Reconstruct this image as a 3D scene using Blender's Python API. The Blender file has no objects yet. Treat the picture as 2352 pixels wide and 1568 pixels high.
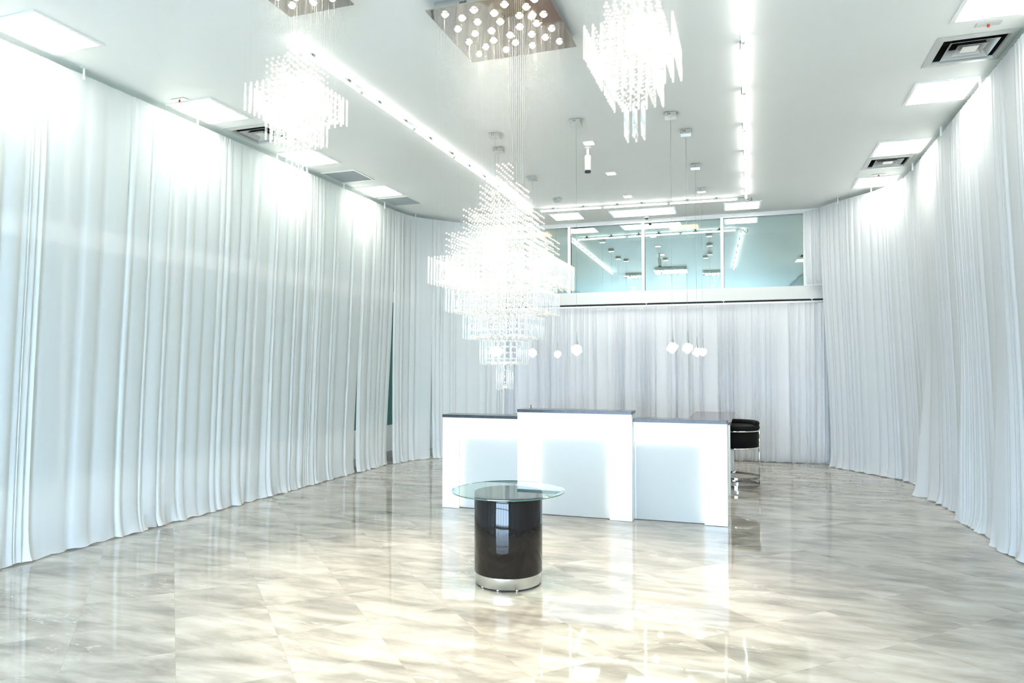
import bpy, math, random
from mathutils import Vector, Matrix
PI = math.pi
col = bpy.context.scene.collection
sc = bpy.context.scene

# ---------------------------------------------------------------- helpers
class MB:
    def __init__(s): s.v = []; s.f = []; s.m = []; s.sm = []
    def add(s, vs, fs, mi=0, smooth=False):
        o = len(s.v); s.v += [tuple(p) for p in vs]
        for f in fs:
            s.f.append(tuple(i + o for i in f)); s.m.append(mi); s.sm.append(smooth)
    def box(s, c, d, rz=0, mi=0, bev=0.0):
        x, y, z = d[0]/2, d[1]/2, d[2]/2
        cr, sr = math.cos(rz), math.sin(rz)
        def T(p): return (c[0]+p[0]*cr-p[1]*sr, c[1]+p[0]*sr+p[1]*cr, c[2]+p[2])
        if bev <= 0:
            vs = [T((i*x, j*y, k*z)) for k in (-1, 1) for j in (-1, 1) for i in (-1, 1)]
            s.add(vs, [(0,2,3,1),(4,5,7,6),(0,1,5,4),(2,6,7,3),(0,4,6,2),(1,3,7,5)], mi)
        else:
            b = min(bev, x*.9, y*.9, z*.9)
            lay = []
            for (zz, ins) in ((-z, b), (-z+b, 0), (z-b, 0), (z, b)):
                lay.append([(sx, sy, zz, ins) for sx, sy in ((0,0),)])
                X, Y = x-ins, y-ins
                q = b*0.999
                pts = [(-X+b, -Y), (X-b, -Y), (X, -Y+b), (X, Y-b), (X-b, Y), (-X+b, Y), (-X, Y-b), (-X, -Y+b)]
                lay[-1] = [T((px, py, zz)) for px, py in pts]
            vs = [p for l in lay for p in l]; fs = []
            fs.append(tuple(reversed(range(8)))); fs.append(tuple(range(24, 32)))
            for k in range(3):
                for i in range(8):
                    j = (i+1) % 8
                    fs.append((k*8+i, k*8+j, k*8+8+j, k*8+8+i))
            s.add(vs, fs, mi)
    def box2(s, a, b, mi=0, bev=0.0):
        s.box([(a[i]+b[i])/2 for i in range(3)], [abs(b[i]-a[i]) for i in range(3)], 0, mi, bev)
    def lathe(s, c, prof, n=32, mi=0, smooth=True, cap=True):
        vs = []
        for r, z in prof:
            for i in range(n):
                a = 2*PI*i/n; vs.append((c[0]+r*math.cos(a), c[1]+r*math.sin(a), c[2]+z))
        fs = []
        for k in range(len(prof)-1):
            for i in range(n):
                j = (i+1) % n; fs.append((k*n+i, k*n+j, (k+1)*n+j, (k+1)*n+i))
        s.add(vs, fs, mi, smooth)
        if cap:
            o = len(s.v) - len(vs)
            s.f.append(tuple(o+i for i in reversed(range(n)))); s.m.append(mi); s.sm.append(False)
            k = (len(prof)-1)*n
            s.f.append(tuple(o+k+i for i in range(n))); s.m.append(mi); s.sm.append(False)
    def tube(s, pts, r, n=8, mi=0, closed=False, smooth=True):
        P = [Vector(p) for p in pts]; m = len(P); vs = []
        up = Vector((0, 0, 1))
        for i, p in enumerate(P):
            if closed: t = P[(i+1) % m]-P[i-1]
            else: t = P[min(i+1, m-1)]-P[max(i-1, 0)]
            t.normalize()
            u = t.cross(up)
            if u.length < 1e-3: u = t.cross(Vector((0, 1, 0)))
            u.normalize(); w = u.cross(t)
            for k in range(n):
                a = 2*PI*k/n; vs.append(p + u*(r*math.cos(a)) + w*(r*math.sin(a)))
        fs = []
        for i in range(m if closed else m-1):
            j = (i+1) % m
            for k in range(n):
                l = (k+1) % n; fs.append((i*n+k, j*n+k, j*n+l, i*n+l))
        if not closed:
            fs.append(tuple(range(n))); fs.append(tuple(reversed(range((m-1)*n, m*n))))
        s.add(vs, fs, mi, smooth)
    def sphere(s, c, r, nu=8, nv=5, mi=0, smooth=True, sz=1):
        vs = [(c[0], c[1], c[2]-r*sz)]
        for j in range(1, nv):
            b = -PI/2 + PI*j/nv
            for i in range(nu):
                a = 2*PI*i/nu; vs.append((c[0]+r*math.cos(b)*math.cos(a), c[1]+r*math.cos(b)*math.sin(a), c[2]+r*sz*math.sin(b)))
        vs.append((c[0], c[1], c[2]+r*sz)); fs = []
        for i in range(nu):
            j = (i+1) % nu; fs.append((0, 1+j, 1+i)); t = 1+(nv-2)*nu
            fs.append((t+i, t+j, len(vs)-1))
            for k in range(nv-2): fs.append((1+k*nu+i, 1+k*nu+j, 1+(k+1)*nu+j, 1+(k+1)*nu+i))
        s.add(vs, fs, mi, smooth)
    def build(s, name, mats, parent=None, loc=None, rot=None):
        me = bpy.data.meshes.new(name); me.from_pydata(s.v, [], s.f)
        if not isinstance(mats, (list, tuple)): mats = [mats]
        for m in mats: me.materials.append(m)
        me.polygons.foreach_set('material_index', s.m)
        me.polygons.foreach_set('use_smooth', s.sm)
        me.update()
        o = bpy.data.objects.new(name, me); col.objects.link(o)
        if parent: o.parent = parent
        if loc: o.location = loc
        if rot: o.rotation_euler = rot
        return o

def tag(o, label=None, cat=None, group=None, kind=None):
    if label: o['label'] = label
    if cat: o['category'] = cat
    if group: o['group'] = group
    if kind: o['kind'] = kind
    return o
def thing(name, loc, label, cat, group=None, rz=0):
    o = bpy.data.objects.new(name, None); col.objects.link(o); o.empty_display_size = .1
    o.location = loc; o.rotation_euler = (0, 0, rz)
    return tag(o, label, cat, group)
def dup(o, loc, label, rz=None, group=None):
    def cp(a, par):
        b = a.copy(); col.objects.link(b)
        if par: b.parent = par
        for ch in list(a.children): cp(ch, b)
        return b
    r = cp(o, None); r.location = loc
    if rz is not None: r.rotation_euler = (0, 0, rz)
    r['label'] = label
    if group: r['group'] = group
    return r

# ---------------------------------------------------------------- materials
def mat(name):
    m = bpy.data.materials.new(name); m.use_nodes = True
    nt = m.node_tree; nt.nodes.clear()
    out = nt.nodes.new('ShaderNodeOutputMaterial')
    return m, nt, out
def N(nt, t, **kw):
    n = nt.nodes.new(t)
    for k, v in kw.items(): setattr(n, k, v)
    return n
def pbr(name, c, rough=.5, metal=0, spec=.5, noise=0.0, nscale=8, coat=0, bump=0.0, bscale=60):
    m, nt, out = mat(name)
    p = N(nt, 'ShaderNodeBsdfPrincipled'); nt.links.new(p.outputs[0], out.inputs[0])
    p.inputs['Base Color'].default_value = (*c, 1); p.inputs['Roughness'].default_value = rough
    p.inputs['Metallic'].default_value = metal; p.inputs['Specular IOR Level'].default_value = spec
    p.inputs['Coat Weight'].default_value = coat; p.inputs['Coat Roughness'].default_value = .03
    if noise or bump:
        tc = N(nt, 'ShaderNodeTexCoord')
    if noise:
        n = N(nt, 'ShaderNodeTexNoise'); n.inputs['Scale'].default_value = nscale; n.inputs['Detail'].default_value = 3
        nt.links.new(tc.outputs['Object'], n.inputs['Vector'])
        mx = N(nt, 'ShaderNodeMix', data_type='RGBA')
        mx.inputs[6].default_value = (*[x*(1-noise) for x in c], 1); mx.inputs[7].default_value = (*[min(1, x*(1+noise)) for x in c], 1)
        nt.links.new(n.outputs['Fac'], mx.inputs[0]); nt.links.new(mx.outputs[2], p.inputs['Base Color'])
    if bump:
        n2 = N(nt, 'ShaderNodeTexNoise'); n2.inputs['Scale'].default_value = bscale; n2.inputs['Detail'].default_value = 2
        nt.links.new(tc.outputs['Object'], n2.inputs['Vector'])
        b = N(nt, 'ShaderNodeBump'); b.inputs['Strength'].default_value = bump; b.inputs['Distance'].default_value = .002
        nt.links.new(n2.outputs['Fac'], b.inputs['Height']); nt.links.new(b.outputs[0], p.inputs['Normal'])
    return m
def emis(name, c, s):
    m, nt, out = mat(name)
    e = N(nt, 'ShaderNodeEmission'); e.inputs[0].default_value = (*c, 1); e.inputs[1].default_value = s
    nt.links.new(e.outputs[0], out.inputs[0]); return m
def glow(name, c, ec, es):
    m = pbr(name, c, .15, noise=.02); p = [n for n in m.node_tree.nodes if n.type == 'BSDF_PRINCIPLED'][0]
    p.inputs['Emission Color'].default_value = (*ec, 1); p.inputs['Emission Strength'].default_value = es; return m
def fabric(name, c, trans=.3, clear=.1):
    m, nt, out = mat(name)
    d = N(nt, 'ShaderNodeBsdfDiffuse'); t = N(nt, 'ShaderNodeBsdfTranslucent'); x = N(nt, 'ShaderNodeBsdfTransparent')
    tc = N(nt, 'ShaderNodeTexCoord'); mp = N(nt, 'ShaderNodeMapping'); mp.inputs['Scale'].default_value = (30, 30, .6)
    n = N(nt, 'ShaderNodeTexNoise'); n.inputs['Scale'].default_value = 1; n.inputs['Detail'].default_value = 3
    nt.links.new(tc.outputs['Object'], mp.inputs[0]); nt.links.new(mp.outputs[0], n.inputs['Vector'])
    mx = N(nt, 'ShaderNodeMix', data_type='RGBA')
    mx.inputs[6].default_value = (*[v*.955 for v in c], 1); mx.inputs[7].default_value = (*c, 1)
    nt.links.new(n.outputs['Fac'], mx.inputs[0])
    nt.links.new(mx.outputs[2], d.inputs[0]); nt.links.new(mx.outputs[2], t.inputs[0])
    m1 = N(nt, 'ShaderNodeMixShader'); m1.inputs[0].default_value = trans
    nt.links.new(d.outputs[0], m1.inputs[1]); nt.links.new(t.outputs[0], m1.inputs[2])
    m2 = N(nt, 'ShaderNodeMixShader'); m2.inputs[0].default_value = clear
    nt.links.new(m1.outputs[0], m2.inputs[1]); nt.links.new(x.outputs[0], m2.inputs[2])
    nt.links.new(m2.outputs[0], out.inputs[0]); return m
def crystal(name, c, clear=.45, diff=.35, rough=.04, tr=.5):
    m, nt, out = mat(name)
    x = N(nt, 'ShaderNodeBsdfTransparent'); g = N(nt, 'ShaderNodeBsdfGlossy'); g.inputs['Roughness'].default_value = rough
    g.inputs[0].default_value = (*c, 1)
    d = N(nt, 'ShaderNodeBsdfDiffuse'); d.inputs[0].default_value = (*c, 1)
    t = N(nt, 'ShaderNodeBsdfTranslucent'); t.inputs[0].default_value = (*c, 1)
    dt = N(nt, 'ShaderNodeMixShader'); dt.inputs[0].default_value = tr
    nt.links.new(d.outputs[0], dt.inputs[1]); nt.links.new(t.outputs[0], dt.inputs[2])
    a = N(nt, 'ShaderNodeMixShader'); a.inputs[0].default_value = diff/(1-clear)
    nt.links.new(g.outputs[0], a.inputs[1]); nt.links.new(dt.outputs[0], a.inputs[2])
    b = N(nt, 'ShaderNodeMixShader'); b.inputs[0].default_value = clear
    nt.links.new(a.outputs[0], b.inputs[1]); nt.links.new(x.outputs[0], b.inputs[2])
    nt.links.new(b.outputs[0], out.inputs[0]); return m
def thin_glass(name, tint, gl=(.9, 1, .98), ior=1.5, boost=1.0, rough=0.0):
    m, nt, out = mat(name)
    x = N(nt, 'ShaderNodeBsdfTransparent'); x.inputs[0].default_value = (*tint, 1)
    g = N(nt, 'ShaderNodeBsdfGlossy'); g.inputs['Roughness'].default_value = rough; g.inputs[0].default_value = (*gl, 1)
    f = N(nt, 'ShaderNodeFresnel'); f.inputs[0].default_value = ior
    mu = N(nt, 'ShaderNodeMath', operation='MULTIPLY', use_clamp=True); mu.inputs[1].default_value = boost
    nt.links.new(f.outputs[0], mu.inputs[0])
    ge = N(nt, 'ShaderNodeNewGeometry'); iv = N(nt, 'ShaderNodeMath', operation='SUBTRACT'); iv.inputs[0].default_value = 1
    nt.links.new(ge.outputs['Backfacing'], iv.inputs[1]); m2 = N(nt, 'ShaderNodeMath', operation='MULTIPLY')
    nt.links.new(mu.outputs[0], m2.inputs[0]); nt.links.new(iv.outputs[0], m2.inputs[1])
    mx = N(nt, 'ShaderNodeMixShader'); nt.links.new(m2.outputs[0], mx.inputs[0])
    nt.links.new(x.outputs[0], mx.inputs[1]); nt.links.new(g.outputs[0], mx.inputs[2])
    nt.links.new(mx.outputs[0], out.inputs[0]); return m
def mirror_glass(name, tint, clear):
    m, nt, out = mat(name)
    x = N(nt, 'ShaderNodeBsdfTransparent'); x.inputs[0].default_value = (.8, .95, .92, 1)
    g = N(nt, 'ShaderNodeBsdfGlossy'); g.inputs['Roughness'].default_value = 0.0; g.inputs[0].default_value = (*tint, 1)
    mx = N(nt, 'ShaderNodeMixShader'); ge = N(nt, 'ShaderNodeNewGeometry'); mm = N(nt, 'ShaderNodeMath', operation='MAXIMUM'); mm.inputs[1].default_value = clear
    nt.links.new(ge.outputs['Backfacing'], mm.inputs[0]); nt.links.new(mm.outputs[0], mx.inputs[0])
    nt.links.new(g.outputs[0], mx.inputs[1]); nt.links.new(x.outputs[0], mx.inputs[2])
    nt.links.new(mx.outputs[0], out.inputs[0]); return m

def floor_material():
    m, nt, out = mat('polished_marble_tile')
    L = nt.links.new
    tc = N(nt, 'ShaderNodeTexCoord')
    rot = N(nt, 'ShaderNodeMapping'); rot.inputs['Rotation'].default_value = (0, 0, -PI/4)
    L(tc.outputs['Object'], rot.inputs[0])                 # u along +45 deg, v along +135 deg
    sep = N(nt, 'ShaderNodeSeparateXYZ'); L(rot.outputs[0], sep.inputs[0])
    def math_(op, a, b=None, c=None):
        n = N(nt, 'ShaderNodeMath', operation=op)
        for i, q in enumerate((a, b, c)):
            if q is None: continue
            if isinstance(q, (int, float)): n.inputs[i].default_value = q
            else: L(q, n.inputs[i])
        return n.outputs[0]
    U = math_('DIVIDE', math_('ADD', sep.outputs[0], .500+.546*40), .546)
    V = math_('DIVIDE', math_('ADD', sep.outputs[1], -4.385+.570*40), .570)
    iu, iv = math_('FLOOR', U), math_('FLOOR', V)
    fu, fv = math_('FRACT', U), math_('FRACT', V)
    def edge(f, w): return math_('LESS_THAN', math_('SUBTRACT', .5, math_('ABSOLUTE', math_('SUBTRACT', f, .5))), w)
    grout = math_('MAXIMUM', edge(fu, .0022), edge(fv, .0018))
    cid = N(nt, 'ShaderNodeCombineXYZ'); L(iu, cid.inputs[0]); L(iv, cid.inputs[1])
    wn = N(nt, 'ShaderNodeTexWhiteNoise', noise_dimensions='2D'); L(cid.outputs[0], wn.inputs[0])
    # per tile shifted coordinates for the veins
    sh = N(nt, 'ShaderNodeVectorMath', operation='SCALE'); L(wn.outputs['Color'], sh.inputs[0]); sh.inputs['Scale'].default_value = .35
    ad = N(nt, 'ShaderNodeVectorMath', operation='ADD'); L(tc.outputs['Object'], ad.inputs[0]); L(sh.outputs[0], ad.inputs[1])
    r2 = N(nt, 'ShaderNodeMapping'); r2.inputs['Rotation'].default_value = (0, 0, math.radians(24)); r2.inputs['Scale'].default_value = (1.0, 3.2, 1)
    L(ad.outputs[0], r2.inputs[0])
    n1 = N(nt, 'ShaderNodeTexNoise'); n1.inputs['Scale'].default_value = 1.7; n1.inputs['Detail'].default_value = 9; n1.inputs['Roughness'].default_value = .60; n1.inputs['Distortion'].default_value = .35
    L(r2.outputs[0], n1.inputs['Vector'])
    cr = N(nt, 'ShaderNodeValToRGB'); L(n1.outputs['Fac'], cr.inputs[0])
    e = cr.color_ramp.elements
    e[0].position = .30; e[0].color = (.19, .172, .145, 1); e[1].position = .72; e[1].color = (.49, .463, .402, 1)
    k = e.new(.43); k.color = (.285, .263, .221, 1); k = e.new(.54); k.color = (.375, .350, .298, 1)
    # long pale veins running with the stone
    r3 = N(nt, 'ShaderNodeMapping'); r3.inputs['Rotation'].default_value = (0, 0, math.radians(-14)); r3.inputs['Scale'].default_value = (.55, 2.0, 1); r3.inputs['Location'].default_value = (4, 9, 0)
    L(ad.outputs[0], r3.inputs[0])
    n2 = N(nt, 'ShaderNodeTexNoise'); n2.inputs['Scale'].default_value = 1.3; n2.inputs['Detail'].default_value = 5; n2.inputs['Roughness'].default_value = .55; L(r3.outputs[0], n2.inputs['Vector'])
    vr = N(nt, 'ShaderNodeMapRange', interpolation_type='SMOOTHSTEP'); vr.inputs['From Min'].default_value = 0; vr.inputs['From Max'].default_value = .007; vr.inputs['To Min'].default_value = 1; vr.inputs['To Max'].default_value = 0
    L(math_('ABSOLUTE', math_('SUBTRACT', n2.outputs['Fac'], .5)), vr.inputs['Value'])
    n3 = N(nt, 'ShaderNodeTexNoise'); n3.inputs['Scale'].default_value = 1.1; L(ad.outputs[0], n3.inputs['Vector'])
    mr = N(nt, 'ShaderNodeMapRange'); mr.inputs['From Min'].default_value = .5; mr.inputs['From Max'].default_value = .62; L(n3.outputs['Fac'], mr.inputs['Value'])
    vm = math_('MULTIPLY', math_('MULTIPLY', vr.outputs[0], mr.outputs[0]), .42)
    mv = N(nt, 'ShaderNodeMix', data_type='RGBA'); L(vm, mv.inputs[0]); L(cr.outputs[0], mv.inputs[6]); mv.inputs[7].default_value = (.70, .68, .62, 1)
    # tile to tile tone
    hv = N(nt, 'ShaderNodeHueSaturation'); L(mv.outputs[2], hv.inputs['Color'])
    L(math_('ADD', math_('MULTIPLY', wn.outputs['Value'], .10), .95), hv.inputs['Value'])
    mg = N(nt, 'ShaderNodeMix', data_type='RGBA'); L(math_('MULTIPLY', grout, .45), mg.inputs[0]); L(hv.outputs[0], mg.inputs[6]); mg.inputs[7].default_value = (.25, .21, .165, 1)
    p = N(nt, 'ShaderNodeBsdfPrincipled'); L(mg.outputs[2], p.inputs['Base Color'])
    p.inputs['Roughness'].default_value = .03; p.inputs['IOR'].default_value = 1.72
    wv = N(nt, 'ShaderNodeTexNoise'); wv.inputs['Scale'].default_value = 3.2; wv.inputs['Detail'].default_value = 2.0; L(ad.outputs[0], wv.inputs['Vector'])
    b = N(nt, 'ShaderNodeBump'); b.inputs['Strength'].default_value = .35; b.inputs['Distance'].default_value = .0022
    L(wv.outputs['Fac'], b.inputs['Height']); L(b.outputs[0], p.inputs['Normal'])
    L(p.outputs[0], out.inputs[0]); return m

M = dict(
    ceil=pbr('ceiling_paint', (.89, .905, .88), .55, noise=.012, nscale=2),
    ledge=pbr('ledge_paint', (.60, .605, .58), .6, noise=.01),
    wall=pbr('wall_paint', (.82, .84, .82), .6, noise=.015, nscale=3),
    base=pbr('baseboard_paint', (.42, .42, .43), .5, noise=.05, nscale=5),
    floor=floor_material(),
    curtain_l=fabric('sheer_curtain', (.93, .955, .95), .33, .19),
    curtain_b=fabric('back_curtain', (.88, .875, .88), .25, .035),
    curtain_r_dim=fabric('right_curtain_dimmed', (.74, .755, .765), .28, .06),  # fabric colour darkened to stand in for the dimmer light on the right
    mirror=mirror_glass('teal_mirror_glass', (.70, .84, .81), .16),
    sideglass=pbr('teal_side_glass', (.07, .20, .19), .45, 0, .3, noise=.1),
    white=pbr('white_enamel', (.86, .87, .86), .3, noise=.01),
    alu=pbr('pale_aluminium_frame', (.82, .83, .80), .35, .0, noise=.02, nscale=20),
    dark=pbr('dark_void', (.012, .014, .015), .7, noise=.2),
    chrome=pbr('polished_chrome', (.86, .86, .85), .04, 1, noise=.02, nscale=10),
    nickel=pbr('brushed_nickel', (.62, .61, .58), .22, 1, noise=.05, nscale=30),
    steel=pbr('mirror_steel', (.60, .55, .49), .035, 1, noise=.04, nscale=6, bump=.5, bscale=3),
    ringm=pbr('dark_chrome_ring', (.42, .41, .40), .07, 1, noise=.05),
    silver=pbr('satin_silver', (.66, .66, .65), .28, 1, noise=.03, nscale=30),
    black_gloss=pbr('black_lacquer', (.006, .005, .0045), .05, 0, .42, noise=.3, nscale=4),
    stone=pbr('dark_stone_top', (.045, .05, .06), .16, 0, .5, noise=.5, nscale=25),
    wood=pbr('dark_desk_laminate', (.11, .075, .075), .14, 0, .5, noise=.25, nscale=14),
    lam=pbr('white_laminate', (.87, .88, .88), .25, 0, .5, noise=.008),
    frost=pbr('frosted_panel', (.50, .51, .485), .5, 0, .3, noise=.02, nscale=40, bump=.2, bscale=220),
    velvet=pbr('black_velvet', (.006, .007, .007), .85, 0, .2, noise=.4, nscale=40, bump=.4, bscale=160),
    wire=pbr('steel_wire', (.45, .47, .46), .3, 1, noise=.05),
    strand=crystal('strand_wire', (.8, .78, .74), .93, .055, .1, .5),
    bead=crystal('crystal_bead', (1, .975, .93), .42, .12, .06, .5),
    rod=crystal('crystal_rod', (.98, .985, .96), .60, .10, .04, .55),
    rod_clear=crystal('crystal_rod_clear', (.96, .98, .98), .62, .13, .04, .55),
    black=pbr('black_plastic', (.02, .02, .022), .35, noise=.2),
    cable=pbr('black_cable', (.03, .03, .035), .5, noise=.2),
    clip=pbr('grey_clip', (.16, .17, .18), .35, noise=.1),
    clearp=thin_glass('clear_plastic_rail', (.9, .95, .95)),
    red=pbr('red_bulb', (.5, .02, .01), .2, noise=.1),
    panel=emis('led_panel_light', (1, 1, .925), 3.3),
    tube=emis('led_tube_light', (1, 1, .96), .75),
    bulb=emis('warm_spot_bulb', (1, .80, .52), 14.0),
    spot=emis('warm_square_spot', (1, .84, .68), 2.6),
    pend=glow('warm_pendant_glow', (.85, .85, .82), (1, .88, .72), .24),
    strip=emis('desk_led_strip', (1, .93, .78), 1.5),
    warmceil=emis('warm_lit_ceiling', (1, .58, .36), .75),
    coolceil=emis('lit_panel_behind_glass', (1, .97, .92), 5.0),
    topglass=thin_glass('green_table_glass', (.86, .95, .925), (.95, 1, .98), 1.5, 1.35),
    rim=pbr('green_glass_edge', (.05, .11, .10), .05, 0, .8, noise=.2, coat=.8),
    vent=pbr('vent_enamel', (.62, .63, .61), .35, .2, noise=.03),
    ventgrey=pbr('return_grille_grey', (.42, .46, .46), .5, noise=.08, nscale=300),
)

# ---------------------------------------------------------------- room shell
XL, XR, YB, CH = -5.98, 2.48, -3.2, 4.2
def back_y(x): return 12.42 + .026*(x+1.1)
def plane_holes(name, x0, x1, y0, y1, z, holes, m):
    xs = sorted({x0, x1} | {h[i] for h in holes for i in (0, 1)}); ys = sorted({y0, y1} | {h[i] for h in holes for i in (2, 3)})
    b = MB()
    for i in range(len(xs)-1):
        for j in range(len(ys)-1):
            cx, cy = (xs[i]+xs[i+1])/2, (ys[j]+ys[j+1])/2
            if any(h[0] < cx < h[1] and h[2] < cy < h[3] for h in holes): continue
            b.add([(xs[i], ys[j], z), (xs[i+1], ys[j], z), (xs[i+1], ys[j+1], z), (xs[i], ys[j+1], z)], [(0, 3, 2, 1)])
    return b
vents = [(1.72, 6.54, .29), (1.68, 9.90, .27), (-5.17, 6.40, .28)]
holes = [(x-h*.8, x+h*.8, y-h*.8, y+h*.8) for x, y, h in vents]
tag(plane_holes('ceiling', XL-.1, XR+.1, YB-.1, 14.6, CH, holes, M['ceil']).build('ceiling', M['ceil']), 'smooth white painted ceiling over the whole room', 'ceiling', kind='structure')
b = MB(); b.add([(XL-.1, YB-.1, 0), (XR+.1, YB-.1, 0), (XR+.1, 14.6, 0), (XL-.1, 14.6, 0)], [(0, 1, 2, 3)])
tag(b.build('floor', M['floor']), 'polished grey and cream marble tile floor laid diagonally', 'floor', kind='structure')

def side_wall(side, X, sgn):
    b = MB()
    b.box2((X, YB, 0), (X+sgn*.12, 12.6, .57)); b.box2((X-sgn*.03, YB, 2.72), (X+sgn*.12, 12.6, 2.91))
    b.box2((X+sgn*.05, YB, .57), (X+sgn*.12, 12.6, CH))
    tag(b.build('wall_'+side, M['wall']), 'white knee wall and beam behind the %s curtains' % side, 'wall', kind='structure')
    b = MB(); b.box2((X-sgn*.012, YB, 0), (X, 12.4, .12), 0)
    tag(b.build('baseboard_'+side, M['base']), 'grey baseboard along the %s wall' % side, 'baseboard', kind='structure')
side_wall('left', XL, -1); side_wall('right', XR, 1)
def side_window(n, X, sgn, z0, z1, side, where):
    b = MB()
    for k in range(12): b.box2((X-sgn*.0, YB+.1+1.3*k, z0), (X+sgn*.05, YB+.15+1.3*k, z1))
    fr = b.build('window_%d' % n, M['alu']); tag(fr, 'teal glazing %s the beam behind the %s curtains' % (where, side), 'window', kind='structure')
    for k in range(12):
        p = MB(); p.box2((X+sgn*.02, YB+.15+1.3*k, z0), (X+sgn*.03, YB+1.4+1.3*k, z1)); p.build('pane', M['sideglass'], fr)
side_window(2, XL, -1, 2.91, 4.195, 'left', 'above'); side_window(3, XL, -1, .57, 2.72, 'left', 'below')
side_window(4, XR, 1, 2.91, 4.195, 'right', 'above'); side_window(5, XR, 1, .57, 2.72, 'right', 'below')

# back wall with ledge, header and the tinted window band (wall turned 1.5 degrees)
ANG = math.atan(.026)
bw = bpy.data.objects.new('wall_back', None); col.objects.link(bw); bw.location = (-1.1, 12.42, 0); bw.rotation_euler = (0, 0, ANG)
tag(bw, 'white back wall with a ledge under the tinted window band', 'wall', kind='structure')
b = MB(); b.box2((-5.2, -.09, 2.705), (3.9, .25, 2.92)); b.build('window_ledge', M['ledge'], bw)
b = MB(); b.box2((-5.2, .06, .0), (3.9, .18, 2.60)); b.build('lower_wall', M['wall'], bw)
b = MB(); b.box2((-5.2, .03, 2.60), (3.9, .1, 2.705)); b.build('shadow_gap', M['dark'], bw)
b = MB(); b.box2((-5.2, -.04, 4.150), (3.9, .12, 4.2)); b.box2((-5.2, -.02, 4.135), (3.9, .12, 4.150)); b.build('window_header', M['white'], bw)
b = MB(); b.box2((-5.2, .025, 4.115), (3.9, .05, 4.135)); b.build('header_gap', M['dark'], bw)
b = MB(); b.box2((1.95, -.03, 2.92), (3.9, .12, 4.15)); b.box2((-5.2, -.03, 2.92), (-3.40, .12, 4.15)); b.build('side_pier', M['wall'], bw)
win = bpy.data.objects.new('window_1', None); col.objects.link(win); win.location = (-1.1, 12.42, 2.92); win.rotation_euler = (math.radians(.5), 0, ANG)
tag(win, 'row of teal tinted mirror glass panes above the back ledge', 'window', kind='structure')
mx_ = [-3.36, -2.03, -.69, .65, 1.95]
for i in range(4):
    b = MB(); b.box2((mx_[i]+.0, .02, 0), (mx_[i+1], .028, 1.21)); b.build('pane', M['mirror'], win)
for i, x in enumerate(mx_):
    w = .024 if 0 < i < 4 else .006
    b = MB(); b.box2((x-w, -.02, 0), (x+w, .018, 1.215), 0)
    b.box2((x+w, -.012, 0), (x+w+.008, .018, 1.215), 1); b.build('mullion', [M['alu'], M['black']], win)
# the room behind the tinted glass
b = MB(); b.box2((-6.1, 14.5, 0), (2.55, 14.62, CH+.05)); b.box2((-5.98, 12.60, 2.6), (2.5, 14.6, 2.7))
b.box2((-6.08, 12.40, 2.6), (-5.9, 14.6, CH)); b.box2((2.40, 12.40, 2.6), (2.55, 14.6, CH))
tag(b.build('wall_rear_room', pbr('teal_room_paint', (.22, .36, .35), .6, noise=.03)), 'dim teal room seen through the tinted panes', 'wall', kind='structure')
for (x0, x1, y0, y1, mm, lb) in ((-1.42, -.90, 13.10, 13.42, 'warmceil', 'orange lit ceiling panel behind the third tinted pane'),
                                 (-4.45, -3.72, 12.95, 13.30, 'warmceil', 'orange lit ceiling panel behind the leftmost tinted pane')):
    b = MB(); b.box2((x0, y0, 4.17), (x1, y1, 4.195)); tag(b.build('warm_ceiling_panel', M[mm]), lb, 'ceiling light')

# rear wall behind the camera: a glazed shopfront
b = MB(); b.box2((XL-.1, YB-.15, 0), (-5.0, YB, CH)); b.box2((1.3, YB-.15, 0), (XR+.1, YB, CH)); b.box2((-5.0, YB-.15, 3.3), (1.3, YB, CH)); b.box2((-5.0, YB-.15, 0), (1.3, YB, .15))
tag(b.build('wall_front', M['wall']), 'white wall around the shopfront behind the camera', 'wall', kind='structure')
b = MB()
for k in range(6): b.box2((-5.0+1.25*k-.04, YB-.1, .15), (-5.0+1.25*k+.04, YB-.03, 3.3))
b.box2((-5, YB-.1, 2.25), (1.3, YB-.03, 2.33))
fr = b.build('window_6', M['black']); tag(fr, 'glazed shopfront behind the camera', 'window', kind='structure')
for k in range(5):
    b = MB(); b.box2((-4.96+1.25*k, YB-.07, .15), (-3.79+1.25*k, YB-.062, 3.3)); b.build('pane', thin_glass('clear_shop_glass', (.95, .98, 1)) if k == 0 else bpy.data.materials['clear_shop_glass'], fr)

b = MB(); b.box2((-16, -26, -.25), (12, YB-.15, -.02)); tag(b.build('pavement', pbr('grey_pavement', (.30, .29, .27), .8, noise=.1)), 'unseen grey pavement added outside the shopfront to cut skylight from below', 'pavement', kind='structure')  # unseen ground, added to cut blue skylight rising onto the ceiling

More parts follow.
